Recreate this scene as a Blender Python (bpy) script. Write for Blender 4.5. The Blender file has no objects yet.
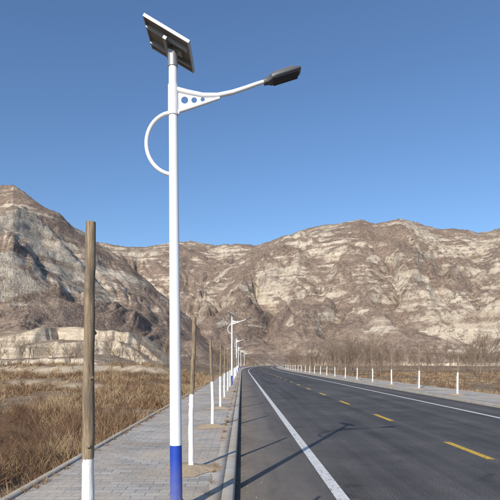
import bpy, bmesh, math, random
import numpy as np
from mathutils import Vector, Matrix
random.seed(7); rng=np.random.default_rng(11)
scene=bpy.context.scene
F=500.0; VX=242.0; VY=363.0; CH=1.75

# ------------------------------------------------------------ noise
perm=rng.permutation(512); perm=np.concatenate([perm,perm])
ang=rng.random(512)*2*np.pi; GX=np.cos(ang); GY=np.sin(ang)
def perlin(x,y):
    xi=np.floor(x).astype(int); yi=np.floor(y).astype(int)
    xf=x-xi; yf=y-yi
    u=xf*xf*xf*(xf*(xf*6-15)+10); v=yf*yf*yf*(yf*(yf*6-15)+10)
    def g(ix,iy,dx,dy):
        h=perm[(perm[ix&511]+iy)&511]
        return GX[h]*dx+GY[h]*dy
    a=g(xi,yi,xf,yf); b=g(xi+1,yi,xf-1,yf); c=g(xi,yi+1,xf,yf-1); d=g(xi+1,yi+1,xf-1,yf-1)
    return ((a+(b-a)*u)+((c+(d-c)*u)-(a+(b-a)*u))*v)*1.5
def fbm(x,y,o=4):
    s=0;a=1
    for i in range(o):
        s=s+a*perlin(x+17.3*i,y-9.1*i); x=x*2.03; y=y*2.03; a*=.5
    return s
def billow(x,y,o=4,g=.45):
    s=0;a=1;w=0
    for i in range(o):
        s=s+a*np.sqrt(perlin(x+31.7*i,y+5.3*i)**2+.002)*2; w+=a
        x=x*2.1; y=y*1.9; a*=g
    return s/w
def road_c(y):
    y=np.asarray(y,float)
    return np.where(y>90,(y-90)**2*.0003,0.0)

# ------------------------------------------------------------ mesh helpers
def mesh_obj(name,verts,faces,mat=None,smooth=False,parent=None):
    me=bpy.data.meshes.new(name)
    if isinstance(verts,np.ndarray): 
        verts=np.ascontiguousarray(verts,dtype=np.float32); faces=np.ascontiguousarray(faces,dtype=np.int32)
        n=len(verts); k=faces.shape[1]
        me.vertices.add(n); me.vertices.foreach_set('co',verts.ravel())
        me.loops.add(faces.size); me.loops.foreach_set('vertex_index',faces.ravel())
        me.polygons.add(len(faces)); me.polygons.foreach_set('loop_start',np.arange(0,faces.size,k,dtype=np.int32))
        me.update(calc_edges=True)
    else:
        me.from_pydata(verts,[],faces); me.update()
    if mat: me.materials.append(mat)
    if smooth: me.polygons.foreach_set('use_smooth',[True]*len(me.polygons))
    ob=bpy.data.objects.new(name,me); scene.collection.objects.link(ob)
    if parent: ob.parent=parent
    return ob
def grid_faces(r,c):
    i=np.arange(r-1)[:,None]*c+np.arange(c-1)[None,:]
    return np.stack([i,i+1,i+c+1,i+c],-1).reshape(-1,4)
def tube_data(pts,rad,n=12,cap=True):
    V=[];Fc=[]; pts=[Vector(p) for p in pts]
    ref=None
    for i,p in enumerate(pts):
        t=(pts[min(i+1,len(pts)-1)]-pts[max(i-1,0)]).normalized()
        if ref is None:
            ref=Vector((1,0,0)) if abs(t.x)<.8 else Vector((0,1,0))
        a=(ref-t*ref.dot(t)).normalized(); b=t.cross(a); ref=a
        r=rad[i] if hasattr(rad,'__len__') else rad
        for k in range(n):
            q=2*math.pi*k/n; V.append(tuple(p+(a*math.cos(q)+b*math.sin(q))*r))
    for i in range(len(pts)-1):
        for k in range(n):
            Fc.append((i*n+k,i*n+(k+1)%n,(i+1)*n+(k+1)%n,(i+1)*n+k))
    if cap:
        Fc.append(tuple(range(n))[::-1]); Fc.append(tuple((len(pts)-1)*n+k for k in range(n)))
    return V,Fc
def box_data(x0,x1,y0,y1,z0,z1):
    V=[(x,y,z) for x in(x0,x1) for y in(y0,y1) for z in(z0,z1)]
    return V,[(0,1,3,2),(4,6,7,5),(0,4,5,1),(2,3,7,6),(0,2,6,4),(1,5,7,3)]
def merge(parts):
    V=[];Fc=[]
    for v,f in parts:
        o=len(V); V+=list(v); Fc+=[tuple(i+o for i in q) for q in f]
    return V,Fc
def smooth_angle(ob):
    me=ob.data
    me.polygons.foreach_set('use_smooth',[True]*len(me.polygons))
    me.set_sharp_from_angle(angle=math.radians(35))

# ------------------------------------------------------------ material helpers
class NT:
    def __init__(s,name):
        s.m=bpy.data.materials.new(name); s.m.use_nodes=True
        s.t=s.m.node_tree; s.n=s.t.nodes; s.b=s.n['Principled BSDF']
        s.geo=s.n.new('ShaderNodeNewGeometry'); s.tc=s.n.new('ShaderNodeTexCoord')
    def link(s,a,b): s.t.links.new(a,b)
    def setin(s,sock,v):
        if isinstance(v,bpy.types.NodeSocket): s.link(v,sock)
        else: sock.default_value=v
    def noise(s,scale,vec=None,detail=4,rough=.6,dist=0):
        n=s.n.new('ShaderNodeTexNoise'); n.inputs['Scale'].default_value=scale
        n.inputs['Detail'].default_value=detail; n.inputs['Roughness'].default_value=rough; n.inputs['Distortion'].default_value=dist
        s.link(vec if vec is not None else s.geo.outputs['Position'],n.inputs['Vector']); return n.outputs['Fac']
    def ramp(s,f,stops):
        r=s.n.new('ShaderNodeValToRGB'); e=r.color_ramp.elements
        while len(e)<len(stops): e.new(.5)
        for i,(p,c) in enumerate(stops):
            e[i].position=p; e[i].color=(c,c,c,1) if not hasattr(c,'__len__') else (*c,1)
        s.link(f,r.inputs[0]); return r.outputs[0]
    def mrange(s,f,a,b,c,d,sm=False):
        m=s.n.new('ShaderNodeMapRange'); s.link(f,m.inputs[0])
        for i,v in enumerate((a,b,c,d)): m.inputs[i+1].default_value=v
        if sm: m.interpolation_type='SMOOTHSTEP'
        return m.outputs[0]
    def math(s,op,a,b=0.0,c=None):
        m=s.n.new('ShaderNodeMath'); m.operation=op
        s.setin(m.inputs[0],a); s.setin(m.inputs[1],b)
        if c is not None: s.setin(m.inputs[2],c)
        return m.outputs[0]
    def mix(s,f,a,b,mode='MIX'):
        m=s.n.new('ShaderNodeMix'); m.data_type='RGBA'; m.blend_type=mode
        s.setin(m.inputs[0],f)
        for k,v in((6,a),(7,b)):
            if isinstance(v,bpy.types.NodeSocket): s.link(v,m.inputs[k])
            else: m.inputs[k].default_value=(*v,1)
        return m.outputs[2]
    def scalevec(s,v,sc):
        m=s.n.new('ShaderNodeMapping'); m.inputs['Scale'].default_value=sc; s.link(v,m.inputs[0]); return m.outputs[0]
    def sep(s,v):
        m=s.n.new('ShaderNodeSeparateXYZ'); s.link(v,m.inputs[0]); return m.outputs
    def bump(s,h,st=.5,d=.01):
        b=s.n.new('ShaderNodeBump'); b.inputs['Strength'].default_value=st; b.inputs['Distance'].default_value=d
        s.link(h,b.inputs['Height']); s.link(b.outputs[0],s.b.inputs['Normal'])
    def fin(s,col,rough=.8,metal=0,spec=.3):
        s.setin(s.b.inputs['Base Color'],col if isinstance(col,bpy.types.NodeSocket) else (*col,1))
        s.setin(s.b.inputs['Roughness'],rough); s.b.inputs['Metallic'].default_value=metal
        s.b.inputs['Specular IOR Level'].default_value=spec
        return s.m

# asphalt
a=NT('asphalt'); P=a.geo.outputs['Position']; sx=a.sep(P)
speck=a.ramp(a.noise(48,detail=3,rough=.85),[(.36,.35),(.64,1.9)])
big=a.ramp(a.noise(.5,detail=5,rough=.65),[(.35,.75),(.7,1.35)])
streak=a.ramp(a.noise(1.0,a.scalevec(P,(1.8,.05,1)),detail=4),[(.35,.70),(.7,1.38)])
base=a.mix(1,(.070,.065,.061),speck,'MULTIPLY'); base=a.mix(1,base,big,'MULTIPLY'); base=a.mix(1,base,streak,'MULTIPLY')
dn=a.ramp(a.noise(1.6,a.scalevec(P,(1,.3,1)),detail=7,rough=.7),[(.3,.3),(.65,1.0)])
base=a.mix(a.math('MULTIPLY',a.mrange(sx[0],-.1,1.9,.95,0),dn),base,(.23,.197,.16))
base=a.mix(a.math('MULTIPLY',a.mrange(sx[0],8.0,10,0,.6),dn),base,(.19,.165,.14))
stain=a.ramp(a.noise(1.1,detail=5,rough=.6,dist=.6),[(.28,.55),(.38,1)])
base=a.mix(1,base,stain,'MULTIPLY')
a.bump(a.noise(120,detail=1),.5,.006); M_ASPH=a.fin(base,.72,spec=.35)

def paint(name,col,wear=.35):
    p=NT(name)
    w=p.ramp(p.noise(16,detail=6,rough=.8),[(wear,0),(wear+.08,1)])
    c=p.mix(p.ramp(p.noise(3,detail=5),[(.3,0),(.7,.55)]),col,tuple(x*.6 for x in col))
    return p.fin(p.mix(w,(.09,.085,.08),c),.6)
M_WLINE=paint('road_paint_white',(.74,.73,.70),.38); M_YLINE=paint('road_paint_yellow',(.74,.46,.04),.40)

# pavers
p=NT('pavers'); P=p.geo.outputs['Position']
b=p.n.new('ShaderNodeTexBrick'); p.link(P,b.inputs[0]); b.inputs['Scale'].default_value=1
b.inputs['Brick Width'].default_value=.3; b.inputs['Row Height'].default_value=.15; b.inputs['Mortar Size'].default_value=.006
b.inputs['Color1'].default_value=(.50,.47,.425,1); b.inputs['Color2'].default_value=(.34,.32,.295,1); b.inputs['Mortar'].default_value=(.20,.175,.145,1)
b.inputs['Mortar Smooth'].default_value=.3
dirt=p.ramp(p.noise(1.1,detail=7,rough=.7),[(.40,0),(.62,.9)])
c=p.mix(dirt,b.outputs[0],(.48,.40,.31))
c=p.mix(1,c,p.ramp(p.noise(40,detail=2),[(.3,.78),(.7,1.2)]),'MULTIPLY')
c=p.mix(1,c,p.ramp(p.noise(.45,detail=5,rough=.65),[(.32,.74),(.66,1.15)]),'MULTIPLY')
inv=p.math('SUBTRACT',1,b.outputs['Fac']); p.bump(inv,.8,.006); M_PAVE=p.fin(c,.85)

k=NT('kerb_concrete'); P=k.geo.outputs['Position']; s=k.sep(P)
j=k.math('LESS_THAN',k.math('FRACT',k.math('ADD',s[1],.3)),.014)
c=k.mix(k.noise(5,detail=7,rough=.7),(.30,.285,.26),(.50,.47,.42))
c=k.mix(k.ramp(k.noise(1.1,detail=6,rough=.7),[(.42,0),(.60,.85)]),c,(.37,.30,.22))
c=k.mix(j,c,(.09,.08,.07)); M_KERB=k.fin(c,.85)

g=NT('dry_ground'); P=g.geo.outputs['Position']; gz=g.sep(g.geo.outputs['Normal'])[2]
n1=g.noise(.07,detail=5,rough=.6); n2=g.noise(.8,detail=7,rough=.7); n3=g.noise(9,detail=4,rough=.7)
c=g.ramp(n1,[(.35,(.21,.15,.10)),(.5,(.34,.255,.165)),(.62,(.26,.19,.125)),(.72,(.39,.30,.19))])
c=g.mix(g.ramp(n2,[(.42,0),(.64,.75)]),c,(.17,.112,.072))
c=g.mix(g.mrange(gz,.97,.88,0,.9),c,(.52,.43,.32))
c=g.mix(1,c,g.ramp(n3,[(.3,.65),(.7,1.35)]),'MULTIPLY')
g.bump(n3,1,.1); M_GROUND=g.fin(c,.95,spec=.1)

h=NT('hill_soil'); P=h.geo.outputs['Position']; s=h.sep(P)
nz=h.sep(h.geo.outputs['Normal'])[2]
big=h.noise(.0085,detail=4,rough=.55); med=h.noise(.04,h.scalevec(P,(1,1,2)),detail=6,rough=.7,dist=.5)
band=h.noise(.03,h.scalevec(P,(.30,.30,5.5)),detail=4,rough=.65,dist=.6)
fine=h.noise(.5,detail=4,rough=.8)
shrub=h.mix(h.ramp(fine,[(.38,0),(.62,1)]),(.180,.132,.104),(.37,.283,.218))
soil=h.mix(fine,(.34,.262,.195),(.51,.41,.315))
pale=h.mix(h.ramp(band,[(.35,0),(.65,1)]),(.45,.37,.28),(.68,.60,.475))
soilf=h.mrange(h.math('ADD',med,h.math('MULTIPLY',big,.6)),.74,1.0,0,.85,True)
c=h.mix(soilf,shrub,soil)
steep=h.math('SUBTRACT',1,nz)
pf=h.math('ADD',h.math('ADD',h.math('MULTIPLY',steep,.6),h.math('MULTIPLY',big,1.3)),h.math('ADD',h.math('MULTIPLY',med,1.15),h.math('MULTIPLY',band,.75)))
pf=h.math('ADD',pf,h.mrange(s[2],20,160,-.08,.03))
pf=h.math('ADD',pf,h.mrange(s[0],-60,-160,0,-.04))
c=h.mix(h.mrange(pf,1.74,1.92,0,.92,True),c,pale)
tuft=h.math('MULTIPLY',h.ramp(h.noise(.20,detail=5,rough=.85),[(.49,0),(.58,.85)]),h.ramp(h.noise(.02,detail=3),[(.38,.3),(.6,1)]))
c=h.mix(tuft,c,(.130,.096,.076))
h.bump(fine,.8,2.0); M_HILL=h.fin(c,.95,spec=.05)
# loess bank
q=NT('loess_bank'); P=q.geo.outputs['Position']; nz=q.sep(q.geo.outputs['Normal'])[2]
bd=q.noise(.25,q.scalevec(P,(.3,.3,6)),detail=5,rough=.7,dist=.5); fn=q.noise(2.5,detail=5,rough=.75)
c=q.mix(q.ramp(bd,[(.35,0),(.65,1)]),(.42,.34,.25),(.68,.58,.45))
c=q.mix(q.mrange(nz,.74,.96,0,.85),c,(.30,.225,.155))
c=q.mix(1,c,q.ramp(fn,[(.3,.65),(.7,1.25)]),'MULTIPLY'); q.bump(fn,.8,.4); M_BANK=q.fin(c,.95,spec=.05)

w=NT('bark_and_whitewash'); ob=w.tc.outputs['Object']; s=w.sep(ob)
bn=w.noise(1,w.scalevec(ob,(60,60,7)),detail=6,rough=.7)
bark=w.mix(w.ramp(bn,[(.3,0),(.7,1)]),(.10,.072,.045),(.38,.29,.195))
bark=w.mix(w.ramp(w.noise(6,ob,detail=6),[(.48,0),(.62,.75)]),bark,(.15,.12,.09))
wh=w.mix(w.ramp(bn,[(.5,0),(.75,.6)]),(.80,.79,.76),(.48,.43,.36))
edge=w.math('ADD',1.10,w.math('MULTIPLY',w.noise(30,ob,detail=5),.10))
f=w.math('LESS_THAN',s[2],edge)
w.bump(bn,.8,.008); M_BARK=w.fin(w.mix(f,bark,wh),.85)

l=NT('lamp_pole_paint'); ob=l.tc.outputs['Object']; s=l.sep(ob)
f=l.math('LESS_THAN',s[2],.73)
n=l.ramp(l.noise(1,l.scalevec(ob,(25,25,3)),detail=7,rough=.7),[(.48,0),(.8,.4)])
bl=l.mix(l.math('MULTIPLY',l.mrange(s[2],0,.6,.8,.05),l.noise(12,ob,detail=6)),(.012,.055,.38),(.3,.26,.2))
M_POLE=l.fin(l.mix(f,l.mix(n,(.79,.80,.82),(.6,.58,.54)),bl),.35,spec=.5)
def plain(name,col,rough=.5,metal=0,var=.2,sc=20):
    q=NT(name); n=q.noise(sc,q.tc.outputs['Object'])
    return q.fin(q.mix(q.math('MULTIPLY',n,var*2),col,tuple(x*.6 for x in col)),rough,metal,.5)
M_WHITE=plain('white_enamel',(.79,.80,.82),.35,var=.15); M_GREY=plain('lamp_housing_grey',(.09,.093,.10),.45)
M_DARK=plain('led_glass',(.012,.013,.015),.2); M_ALU=plain('aluminium_frame',(.40,.41,.42),.5,.5)
M_BACK=plain('panel_backsheet',(.19,.16,.13),.6); M_STEEL=plain('galvanised_steel',(.36,.37,.38),.5,.6)
q=NT('solar_cells'); bt=q.n.new('ShaderNodeTexBrick'); q.link(q.tc.outputs['Object'],bt.inputs[0]); bt.offset=0
bt.inputs['Scale'].default_value=1; bt.inputs['Brick Width'].default_value=.1; bt.inputs['Row Height'].default_value=.1; bt.inputs['Mortar Size'].default_value=.003
bt.inputs['Color1'].default_value=(.01,.015,.05,1); bt.inputs['Color2'].default_value=(.012,.018,.06,1); bt.inputs['Mortar'].default_value=(.5,.5,.5,1)
M_CELL=q.fin(bt.outputs[0],.15,spec=.6)
t=NT('bare_twigs'); M_TWIG=t.fin(t.mix(t.noise(.5,detail=2),(.14,.10,.077),(.31,.24,.18)),.9,spec=.1)
t=NT('dry_grass'); gn=t.noise(.30,detail=4,rough=.7); rn=t.noise(14,detail=2)
c=t.ramp(gn,[(.38,(.18,.103,.060)),(.47,(.32,.215,.125)),(.57,(.49,.37,.22)),(.67,(.26,.160,.092))])
c=t.mix(t.ramp(rn,[(.35,.65),(.62,0)]),c,(.18,.110,.067))
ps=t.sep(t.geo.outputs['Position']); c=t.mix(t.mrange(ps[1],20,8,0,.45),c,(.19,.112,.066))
M_GRASS=t.fin(c,.85,spec=.1)
t=NT('loose_soil'); tn=t.noise(18,detail=8,rough=.7); t.bump(tn,1,.03); M_SOIL=t.fin(t.mix(tn,(.36,.265,.17),(.60,.48,.34)),.95,spec=.1)

# ------------------------------------------------------------ ground
tt=np.linspace(-1,1,520); ax=np.sinh(tt*6.0)/np.sinh(6.0)*2600
X,Y=np.meshgrid(ax,ax+30)
def ground_z(X,Y):
    d=np.abs(X-road_c(Y)-4.9)-9.3
    msk=np.clip(d/4,0,1)
    z=-.28+msk*(fbm(X/9,Y/9,4)*.16+fbm(X/60,Y/60,3)*.25*np.clip(d/30,0,1))
    lft=np.clip((-X-5)/8,0,1)
    e=Y+fbm(X/14,Y/14,3)*6+X*.15
    z=z+lft*(np.clip((e-38)/1.6,0,1)*.6+np.clip((e-62)/2.2,0,1)*1.1)*np.clip(1-(Y-400)/200,0,1)
    return z
mesh_obj('ground',np.stack([X,Y,ground_z(X,Y)],-1).reshape(-1,3),grid_faces(520,520),M_GROUND,True)
def gz1(x,y): return float(ground_z(np.array([float(x)]),np.array([float(y)]))[0])

# eroded, stepped earth banks below the left hill
bx=np.linspace(-95,-13,520); by=np.linspace(72,135,300); X,Y=np.meshgrid(bx,by)
e=Y+fbm(X/18,Y/40,4)*5+billow(X/7,Y/16,3)*4.0+(X+40)*.08
e2=Y+fbm(X/25+7,Y/40,4)*7+billow(X/8+3,Y/16,3)*5
fade=np.clip((-13.5-X)/12,0,1)*np.clip(((X+95))/6,0,1)
z=-1.2+(np.clip((e-82)/1.2,0,1)*3.2+np.clip((e-83)/8,0,1)*.5+np.clip((e2-98)/1.8,0,1)*3.2+np.clip((e2-112)/2.2,0,1)*3.0+np.clip((e2-114)/14,0,1)*1.5)*fade*(.85+.25*fbm(X/30,Y/30,2))+(fbm(X/3,Y/3,4)*.22)*np.clip(e-81,0,1)
z=z+ground_z(X,Y)*.6
mesh_obj('earth_bank',np.stack([X,Y,z],-1).reshape(-1,3),grid_faces(300,520),M_BANK,True)

# ------------------------------------------------------------ road & pavements
ys=np.concatenate([np.arange(-20,70,2.0),np.arange(70,420,4.0)])
def sweep(name,prof,mat,ys=ys,smooth=False):
    prof=np.array(prof,float); n=len(prof); c=road_c(ys)
    V=np.zeros((len(ys),n,3)); V[:,:,0]=prof[None,:,0]+c[:,None]; V[:,:,1]=ys[:,None]; V[:,:,2]=prof[None,:,1]
    return mesh_obj(name,V.reshape(-1,3),grid_faces(len(ys),n),mat,smooth)
xs=np.linspace(-.1,10.0,12)
sweep('road',[(-.1,-.02)]+[(x,.0) for x in xs]+[(10.0,-.02)],M_ASPH)
sweep('edge_line',[(1.21,.004),(1.38,.004)],M_WLINE)
sweep('edge_line',[(8.12,.004),(8.28,.004)],M_WLINE)
V=[];Fc=[]
for i in range(-2,50):
    y0=9+6*i
    o=len(V)
    yy=np.linspace(y0,y0+2,4)
    for y in yy:
        c=float(road_c(y)); V+=[(4.45+c,y,.004),(4.60+c,y,.004)]
    for j in range(3): Fc.append((o+2*j,o+2*j+1,o+2*j+3,o+2*j+2))
mesh_obj('centre_line',V,Fc,M_YLINE)
sweep('pavement',[(-2.75,.12),(-.42,.12)],M_PAVE)
sweep('kerb',[(-.25,.118),(-.25,.13),(-.125,.13),(-.108,.122),(-.10,.105),(-.095,-.05)],M_KERB)
sweep('pavement_border',[(-.42,.117),(-.42,.123),(-.255,.123),(-.255,.117)],M_KERB)
sweep('pavement_edging',[(-2.87,-.6),(-2.87,.14),(-2.75,.14),(-2.75,.11)],M_KERB)
sweep('pavement',[(10.25,.12),(13.0,.12)],M_PAVE)
sweep('kerb',[(9.995,-.05),(10.0,.105),(10.01,.122),(10.03,.13),(10.25,.13),(10.25,.118)],M_KERB)
sweep('pavement_edging',[(13.0,.11),(13.0,.14),(13.12,.14),(13.12,-.6)],M_KERB)

# ------------------------------------------------------------ hills
NC,NR=1400,430
tv=np.linspace(-.9,.9,NC); yv=105*np.exp(np.linspace(0,math.log(1200/105),NR))
T,Yh=np.meshgrid(tv,yv); Xh=T*Yh; U=VX+F*T
def ridge(pts): 
    a=np.array(pts,float); return np.interp(U,a[:,0],a[:,1])
wx=fbm(Xh/170,Yh/170,3)*45; wy=fbm(Xh/170+50,Yh/170,3)*45
def hill(pts,R,Ft,spur,seed,px=1.0,scx=85,scy=210,low=0):
    yt=ridge(pts)+low; Rr=R+fbm(T*6+seed,T*0+seed,2)*R*.05
    Zr=CH+(VY-yt)/F*Rr
    Ff=Ft+fbm(Xh/120+seed,Yh*0+seed,3)*Ft*.10
    s=(Yh-Ff)/(Rr-Ff)
    sc=np.clip(s,0,1)
    prof=np.where(s<1,sc**px,1-(s-1)*.9)
    sp=billow((Xh+wx)/scx+seed,(Yh+wy)/scy+seed,4,.40)
    sp2=billow((Xh+wx*.8)/(scx*.24)+seed,(Yh+wy*.8)/(scy*.3)-seed,4,.5)
    bump=np.sin(np.pi*np.clip(s,0,1)**.85)
    q=np.clip(Zr/100,0,1)
    z=Zr*prof+(sp-.62)*spur*bump*q+(sp2-.5)*spur*.18*np.clip(bump+.10,0,1)*q
    z=np.where(s<0,-4+s*20,z)
    return z,s
A,sA=hill([(-400,160),(-200,160),(-60,174),(0,187),(15,186),(30,196),(45,207),(60,214),(75,227),(90,237),(110,250),(130,265),(160,292),(190,319),(215,345),(238,372)],430,150,32,3.3,1.0,85,300)
B,_=hill([(0,262),(90,241),(105,243),(125,247),(145,247),(170,243),(190,241),(215,245),(235,244),(250,244),(275,250),(300,260),(340,300),(380,350),(420,372)],980,540,60,8.1,1.0,130,420)
C,sC=hill([(120,372),(160,330),(200,290),(235,262),(255,246),(275,239),(300,231),(320,225),(345,221),(360,218),(375,222),(400,217),(415,221),(440,228),(465,228),(480,232),(500,228),(620,212),(800,225)],760,330,60,12.7,.92,115,360)
H=np.maximum(np.maximum(A,B),C)
mk=np.clip(.15+fbm(Xh/130+4,Yh/130,3)*1.2,0,1)*np.clip((H-6)/20,0,1)*np.where(C>A,1,.5)
Hw=H+fbm(Xh/80,Yh/80,3)*7
w_=15.0; fr=Hw/w_-np.floor(Hw/w_); tr=np.clip((fr-.4)/.6,0,1); tr=tr*tr*(3-2*tr)
H=H+mk*w_*.32*(tr-fr)
H=H+np.clip(H/25,0,1)*(fbm(Xh/14,Yh/14,4)*.6+(billow(Xh/24,Yh/30,3)-.4)*1.4)
mesh_obj('hills',np.stack([Xh,Yh,H],-1).reshape(-1,3),grid_faces(NR,NC),M_HILL,True)

# ------------------------------------------------------------ trunks
def tree_trunk(x,y,hh=2.35,r=.035,seed=0,z=.12,lean=None):
    R=random.Random(seed); pts=[];rad=[]
    bx,by=R.uniform(-.02,.02),R.uniform(-.02,.02)
    lx,ly=R.uniform(-.03,.05),R.uniform(-.03,.03)
    if lean is not None: lx=lean; bx*=.3
    N=22
    for i in range(N):
        f=i/(N-1)
        pts.append((lx*f+bx*math.sin(f*5)+R.uniform(-.003,.003),ly*f+by*math.sin(f*4+1),-.05+f*(hh+.05)))
        rad.append(r*(1.18-.38*f)*(1+R.uniform(-.06,.06))*(1.25 if i==0 else 1))
    parts=[tube_data(pts,rad,14)]
    for q in range(R.randint(3,5)):    # pruned stubs
        i=R.randint(9,N-2); p=Vector(pts[i]); a_=R.uniform(0,6.28)
        dv=Vector((math.cos(a_),math.sin(a_),.7))
        parts.append(tube_data([p,p+dv*(rad[i]*1.2)],[r*.5,r*.33],8))
    V,Fc=merge(parts)
    o=mesh_obj('tree_trunk',V,Fc,M_BARK); smooth_angle(o); o.location=(x,y,z); 
    V=[(0,0,.075)];Fc=[];n=28
    for ring,(rr,zz) in enumerate(((.12,.055),(.26,.028),(.42,.004))):
        for k in range(n):
            a_=2*math.pi*k/n; e=rr*(1+.22*math.sin(3*a_+seed)+R.uniform(-.08,.08))
            V.append((e*math.cos(a_)*1.05,e*math.sin(a_)*1.2,zz+R.uniform(0,.008)*(ring<2)))
    for k in range(n): Fc.append((0,1+k,1+(k+1)%n))
    for rg in range(2):
        for k in range(n): Fc.append((1+rg*n+k,1+(rg+1)*n+k,1+(rg+1)*n+(k+1)%n,1+rg*n+(k+1)%n))
    s_=mesh_obj('soil_mound',V,Fc,M_SOIL,True,parent=o); s_.location=(0,0,.002)
for i in range(20):
    y=2.52+5.15*i
    tree_trunk(-.775-(.025 if i==0 else 0)+float(road_c(y))+(0 if i<2 else random.uniform(-.04,.04)),y,2.33+random.uniform(-.12,.12)*(i>1),.030 if i==0 else .038,seed=i,lean=.055 if i==0 else None)
for i in range(20):
    y=25.3+5.6*i
    tree_trunk(11.0+float(road_c(y))+random.uniform(-.05,.05),y,(3.5 if i==1 else 1.5+random.uniform(.2,.9)),.045,seed=100+i)

# ------------------------------------------------------------ street lamp
parts={}
def part(name,data,mat,sm=True):
    V,Fc=data; me=bpy.data.meshes.new(name); me.from_pydata(V,[],Fc); me.materials.append(mat)
    bm=bmesh.new(); bm.from_mesh(me); bmesh.ops.recalc_face_normals(bm,faces=bm.faces); bm.to_mesh(me); bm.free()
    if sm:
        me.polygons.foreach_set('use_smooth',[True]*len(me.polygons)); me.set_sharp_from_angle(angle=math.radians(35))
    parts[name]=me
S=.011
def L(px,py): return ((px-175.5)*S,0,(363-py)*S+CH-.12)
top=L(175.5,55)[2]
part('pole',tube_data([(0,0,0),(0,0,1.2),(0,0,3),(0,0,top)],[.068,.063,.054,.045],28),M_POLE)
gus=[]
for k in range(4):
    a_=k*math.pi/2+.785
    V=[];c_,s_=math.cos(a_),math.sin(a_)
    for (rr,zz) in ((.06,.02),(.15,.02),(.15,.04),(.06,.16)):
        for o_ in(-.005,.005): V.append((c_*rr-s_*o_,s_*rr+c_*o_,zz))
    gus.append((V,[(0,2,4,6),(1,7,5,3),(0,1,3,2),(2,3,5,4),(4,5,7,6),(6,7,1,0)]))
    V,f_=tube_data([(-s_*.17,c_*.17,.02),(-s_*.17,c_*.17,.06)],.012,6); gus.append((V,f_))
part('base_flange',merge([box_data(-.19,.19,-.19,.19,.001,.02)]+gus),M_STEEL,False)
part('pole_collar',tube_data([(0,0,L(0,116)[2]),(0,0,L(0,86)[2])],[.058,.056],24),M_WHITE)
arm=[L(178,90),L(190,93),L(205,96),L(220,96),L(235,92.8),L(248,88.5),L(259,84.5),L(270,81)]
part('arm',tube_data(arm,[.032,.030,.028,.027,.026,.024,.022,.021],14),M_WHITE)
arm2=[L(178,113),L(192,108.5),L(207,103.5),L(222,98.5)]
part('arm_brace',tube_data(arm2,[.022,.021,.02,.016],12),M_WHITE)
hp=[]
for i in range(25):
    f=i/24; a_=math.radians(78+(275-78)*f)
    hp.append(L(176+27.5*math.cos(a_),144-31*math.sin(a_)))
part('hoop',tube_data([L(179,113)]+hp,.022,12),M_WHITE)
cu=bpy.data.curves.new('plate','CURVE'); cu.dimensions='2D'; cu.fill_mode='BOTH'; cu.extrude=.006
def spl(pts):
    sp=cu.splines.new('POLY'); sp.points.add(len(pts)-1)
    for i_,(x_,z_) in enumerate(pts): sp.points[i_].co=(x_,z_,0,1)
    sp.use_cyclic_u=True
spl([(L(a_,b_)[0],L(a_,b_)[2]) for a_,b_ in ((177,89),(190,93),(205,96),(222,96.3),(207,103.5),(192,108.5),(177,113))])
for cx,cy,r_ in((187,101,3.6),(196.5,101,2.9),(205,100.3,2.2)):
    spl([(L(cx,cy)[0]+r_*S*math.cos(q*math.pi/10),L(cx,cy)[2]+r_*S*math.sin(q*math.pi/10)) for q in range(20)])
co=bpy.data.objects.new('tmp',cu); scene.collection.objects.link(co)
dg=bpy.context.evaluated_depsgraph_get(); me=bpy.data.meshes.new_from_object(co.evaluated_get(dg))
bpy.data.objects.remove(co); me.transform(Matrix.Rotation(math.pi/2,4,'X')); me.materials.clear(); me.materials.append(M_WHITE); parts['arm_plate']=me
hx,_,hz=L(266,82.5); tilt=math.atan2(12,38)
secs=[(0,.035,.032,.0),(.05,.045,.036,.0),(.09,.085,.04,.004),(.14,.092,.038,.006),(.36,.092,.034,.006),(.41,.08,.022,.004),(.425,.06,.014,.002)]
V=[];Fc=[]
for (x_,wy_,hz_,o_) in secs:
    for (yy,zz) in ((-1,-.6),(-.9,-1),(.9,-1),(1,-.6),(1,.3),(.7,.9),(-.7,.9),(-1,.3)):
        V.append((x_,yy*wy_,zz*hz_*.8+o_))
for i in range(len(secs)-1):
    for k_ in range(8): Fc.append((i*8+k_,i*8+(k_+1)%8,(i+1)*8+(k_+1)%8,(i+1)*8+k_))
Fc.append(tuple(range(8))); Fc.append(tuple((len(secs)-1)*8+k_ for k_ in range(8)))
RM=Matrix.Translation((hx,0,hz))@Matrix.Rotation(-tilt,4,'Y')
def tr(d): return [tuple(RM@Vector(v)) for v in d[0]],d[1]
fins=[box_data(.13,.35,-.07+.023*i,-.066+.023*i,.028,.042) for i in range(7)]
part('lamp_head',tr(merge([(V,Fc)]+fins)),M_GREY)
part('led_window',tr(box_data(.11,.39,-.08,.08,-.038,-.028)),M_DARK,False)
lens=[]
for i in range(7):
    for j_ in range(4):
        lens.append(tube_data([(.14+.037*i,-.057+.038*j_,-.038),(.14+.037*i,-.057+.038*j_,-.041)],[.010,.006],8))
part('led_lenses',tr(merge(lens)),M_DARK)
pc=Vector(L(172.5,43.5)); pc.y=.03; pt=math.radians(31)
PM=Matrix.Translation(pc)@Matrix.Rotation(pt,4,'Y')
def tp(d): return [tuple(PM@Vector(v)) for v in d[0]],d[1]
hw,hl=.278,.275
part('solar_cells',tp(box_data(-hw+.012,hw-.012,-hl+.012,hl-.012,.008,.014)),M_CELL,False)
part('panel_back',tp(box_data(-hw+.012,hw-.012,-hl+.012,hl-.012,.0,.0075)),M_BACK,False)
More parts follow.
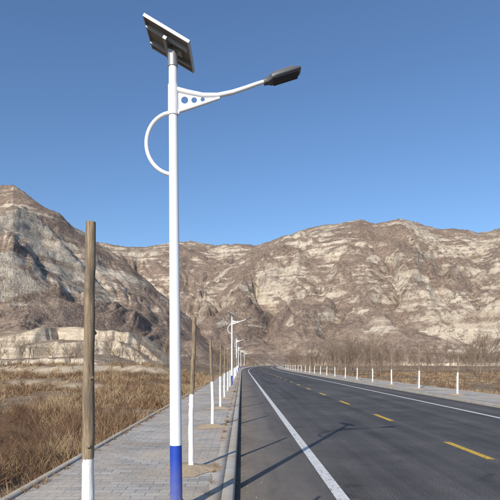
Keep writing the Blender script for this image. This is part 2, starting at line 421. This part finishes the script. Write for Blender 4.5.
part('panel_frame',tp(merge([box_data(-hw,hw,-hl,-hl+.012,-.018,.016),box_data(-hw,hw,hl-.012,hl,-.018,.016),box_data(-hw,-hw+.012,-hl+.0125,hl-.0125,-.018,.016),box_data(hw-.012,hw,-hl+.0125,hl-.0125,-.018,.016)])),M_ALU,False)
part('panel_bracket',tp(merge([box_data(-hw+.02,hw-.02,-.15,-.12,-.04,-.001),box_data(-hw+.02,hw-.02,.12,.15,-.04,-.001),box_data(-.02,.02,-.2,.2,-.075,-.041),box_data(.08,.17,-.05,.05,-.035,-.001)])),M_STEEL,False)
bl=pc+Vector((0,-.03,-.06))
part('panel_mount',merge([tube_data([(0,0,top-.14),(0,0,top+.02)],.055,20),tube_data([(0,0,top),(bl.x,0,bl.z),(bl.x,.02,bl.z+.03)],.028,12)]),M_STEEL)
def lamp(y,lean=0):
    e=bpy.data.objects.new('street_lamp',None); scene.collection.objects.link(e)
    e.location=(-.72+float(road_c(y)),y,.12); e.rotation_euler=(0,math.radians(lean),0)
    for n_,m_ in parts.items():
        o=bpy.data.objects.new(n_,m_); scene.collection.objects.link(o); o.parent=e
for i,y in enumerate((5.5,35.5,66,97,128,160)): lamp(y,-.45 if i==0 else random.uniform(-.3,.3))

# ------------------------------------------------------------ bare trees (branching)
def branchy(seed,height,levels=4,upright=.7,r0=.09,kids=(3,5),taper=.5):
    R=random.Random(seed); V=[];Fc=[]
    def seg_(p,q,r1,r2):
        v,f=tube_data([p,q],[r1,r2],3,False); o=len(V); V.extend(v); Fc.extend(tuple(i+o for i in k_) for k_ in f)
    def grow(p,dv,ln,r,lv):
        n=3 if lv>1 else (2 if lv>0 else 1); pts=[p]
        for i in range(n):
            dv=(dv+Vector((R.gauss(0,.10),R.gauss(0,.10),R.gauss(.04,.05)))).normalized()
            q=pts[-1]+dv*ln/n; seg_(pts[-1],q,r*(1-i/n*.55),r*(1-(i+1)/n*.55)); pts.append(q)
        if lv<=0: return
        for k_ in range(R.randint(*kids)):
            f=R.uniform(.35,1.0); i=min(int(f*n),n-1); s_=pts[i].lerp(pts[i+1],f*n-i)
            a_=R.uniform(0,6.283); side=Vector((math.cos(a_),math.sin(a_),0))
            nd=(dv*upright+side*(1-upright)*1.3+Vector((0,0,.15))).normalized()
            grow(s_,nd,ln*R.uniform(.45,.72),r*taper,lv-1)
    grow(Vector((0,0,-.2)),Vector((0,0,1)),height*.6,r0,levels)
    return np.array(V),np.array(Fc)
def bush(seed,height):
    R=random.Random(seed); VV=[];FF=[];o=0
    for k in range(8):
        v,f=branchy(seed*31+k,height*R.uniform(.6,1),3,.62,.009,(3,4),.62)
        a_=R.uniform(0,6.28); tl=R.uniform(.1,.85); M=np.array(Matrix.Rotation(a_,3,'Z')@Matrix.Rotation(tl,3,'X'))
        v=v@M.T; v=v+np.array([R.gauss(0,.08),R.gauss(0,.08),0]); VV.append(v);FF.append(f+o);o+=len(v)
    return np.concatenate(VV),np.concatenate(FF)
def scatter(name,vars_,places,mat):
    Vs=[];Fs=[];o=0
    for (x,y,s_,a_,k_) in places:
        z=gz1(x,y)
        v,f=vars_[k_%len(vars_)]; c_,sn=math.cos(a_),math.sin(a_)
        w_=np.stack([(v[:,0]*c_-v[:,1]*sn)*s_+x,(v[:,0]*sn+v[:,1]*c_)*s_+y,v[:,2]*s_+z],-1)
        Vs.append(w_);Fs.append(f+o);o+=len(v)
    return mesh_obj(name,np.concatenate(Vs),np.concatenate(Fs),mat)
U_=random.uniform
tv_=[branchy(i,7.5,3,.66,.10,(4,6)) for i in range(6)]
pl=[]
for i in range(380):
    y=U_(80,310); x=float(road_c(y))+U_(18,30+y*.5)
    pl.append((x,y,U_(.5,1.05),U_(0,6.28),random.randint(0,5)))
for y in np.arange(60,320,4.5):
    pl.append((float(road_c(y))+17+U_(-1,1),y,U_(.55,.95),U_(0,6.28),random.randint(0,5)))
    if y>110: pl.append((float(road_c(y))-7+U_(-1,1),y,U_(.5,.9),U_(0,6.28),random.randint(0,5)))
scatter('bare_trees',tv_,pl,M_TWIG)
pl=[]
for i in range(110):
    y=U_(72,150); x=U_(-.5*y,-6)
    if x>-10 and y<120: continue
    pl.append((x,y,U_(.3,.75),U_(0,6.28),random.randint(0,5)))
scatter('bare_trees',tv_,pl,M_TWIG)
sv=[bush(50+i,1.0) for i in range(5)]
M_SH=NT('dry_shrub_stems'); M_SHR=M_SH.fin(M_SH.mix(M_SH.noise(1.2,detail=2),(.125,.068,.045),(.31,.195,.120)),.9,spec=.1)
pl=[]
for i in range(420):
    y=6+64*random.random()**1.5; x=-3.6-abs(random.gauss(0,1))*y*.26
    if fbm(np.array([x/5.]),np.array([y/5.]),2)[0]<-.02: continue
    pl.append((x,y,U_(.35,1.0)*(.8+y*.008),U_(0,6.28),random.randint(0,4)))
for i in range(70):      # thicket of dead brush close by
    y=U_(7.5,19); x=-y*U_(.36,.52)-U_(.3,.9)
    pl.append((x,y,U_(.5,1.0),U_(0,6.28),random.randint(0,4)))
for i in range(140):
    y=U_(25,120); x=14.5+U_(0,y*.45)+float(road_c(y))
    pl.append((x,y,U_(.4,1.0),U_(0,6.28),random.randint(0,4)))
scatter('dry_shrubs',sv,pl,M_SHR)

# ------------------------------------------------------------ dry grass
def blades(name,x,y,hgt,wd,z=None,mat=None,ln=.55):
    n=len(x); a_=rng.random(n)*6.283; lean=rng.normal(0,ln,(n,2))*hgt[:,None]
    z=ground_z(x,y)-.03 if z is None else z; bx=np.cos(a_)*wd; by=np.sin(a_)*wd
    v0=np.stack([x-bx,y-by,z],-1); v1=np.stack([x+bx,y+by,z],-1)
    v3=np.stack([x+lean[:,0],y+lean[:,1],z+hgt],-1)
    V=np.stack([v0,v1,v3],1).reshape(-1,3); return mesh_obj(name,V,np.arange(3*n).reshape(-1,3),mat or M_GRASS)
nc=24000; ycl=4+70*rng.random(nc)**1.6; xcl=-3.0-rng.random(nc)**1.15*(3+ycl*.52)
den=fbm(xcl/4.5,ycl/4.5,4); keep=(den*1.5+rng.random(nc)*.8)>.36; xcl=xcl[keep];ycl=ycl[keep];den=den[keep]
hc=(.08+.32*rng.random(len(xcl))**2.2)*(1+np.clip(den*1.3,-.5,1.1))
k=11; sp=.05+.0015*ycl
x=np.repeat(xcl,k)+rng.normal(0,1,len(xcl)*k)*np.repeat(sp,k); y=np.repeat(ycl,k)+rng.normal(0,1,len(xcl)*k)*np.repeat(sp,k)
x=np.minimum(x,-2.9)
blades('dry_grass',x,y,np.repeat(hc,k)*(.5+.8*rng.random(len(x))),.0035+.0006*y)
n=60000
y=20+90*rng.random(n)**1.3; x=13.2+rng.random(n)*(4+y*.5)+road_c(y)
den=fbm(x/6,y/6,4); keep=(den+rng.random(n)*.7)>.42; x=x[keep];y=y[keep]
blades('dry_grass',x,y,.06+.2*rng.random(len(x)),.005+.0007*y)
nc=260; yc=3+50*rng.random(nc)**1.3; xc=np.where(rng.random(nc)<.65,-2.74+rng.random(nc)*.08,-.43+rng.random(nc)*.02)
k=14; x=np.repeat(xc,k)+rng.normal(0,.025,nc*k); y=np.repeat(yc,k)+rng.normal(0,.03,nc*k)
blades('weeds',x,y,.03+.07*rng.random(nc*k),.003+.0003*y,z=np.full(nc*k,.12),ln=.8)
n=2600; y=3+40*rng.random(n)**1.4; q_=rng.random(n)
x=np.where(q_<.45,-.08+np.abs(rng.normal(0,.13,n)),-2.7+rng.random(n)*2.25)
keep=(q_<.38)|((q_>=.45)&(fbm(x/1.5+9,y/1.5,3)+rng.random(n)*.6>.45))
x=x[keep];y=y[keep];q_=q_[keep]; z=np.where(q_<.45,0.001,.121); r_=.003+.010*rng.random(len(x))**3
oc=np.array([(1,0,0),(0,1,0),(-1,0,0),(0,-1,0),(0,0,.8),(0,0,-.1)],float); fc_=np.array([(0,1,4),(1,2,4),(2,3,4),(3,0,4)])
V=oc[None]*(r_[:,None,None]*(.6+.8*rng.random((len(x),6,1))))+np.stack([x,y,z],-1)[:,None,:]
mesh_obj('gravel',V.reshape(-1,3),(fc_[None]+6*np.arange(len(x))[:,None,None]).reshape(-1,3),M_SOIL)

# ------------------------------------------------------------ light
az=Vector((-.40,-.917,0)).normalized(); el=math.radians(29)
sd=Vector((az.x*math.cos(el),az.y*math.cos(el),math.sin(el)))
sun=bpy.data.lights.new('sun','SUN'); sun.energy=5.0; sun.angle=math.radians(.53); sun.color=(1,.93,.82)
so=bpy.data.objects.new('sun',sun); so.rotation_euler=(-sd).to_track_quat('-Z','Y').to_euler(); so.location=(0,0,50); scene.collection.objects.link(so)
W=bpy.data.worlds.new('World'); scene.world=W; W.use_nodes=True; nt=W.node_tree
sk=nt.nodes.new('ShaderNodeTexSky'); sk.sky_type='NISHITA'; sk.sun_disc=False; sk.sun_elevation=el
sk.sun_rotation=math.atan2(az.x,az.y)%(2*math.pi); sk.altitude=500; sk.air_density=1.1; sk.dust_density=1.1; sk.ozone_density=6.0
nt.links.new(sk.outputs[0],nt.nodes['Background'].inputs[0]); nt.nodes['Background'].inputs[1].default_value=.15
scene.view_settings.view_transform='Standard'; scene.view_settings.look='None'; scene.view_settings.exposure=0

cam=bpy.data.cameras.new('camera'); cam.lens=36; cam.sensor_width=36; cam.shift_y=.226; cam.clip_end=6000; cam.clip_start=.05
c=bpy.data.objects.new('camera',cam); c.location=(0,0,CH); c.rotation_euler=(math.radians(90),0,-math.atan(8/500)); scene.collection.objects.link(c); scene.camera=c
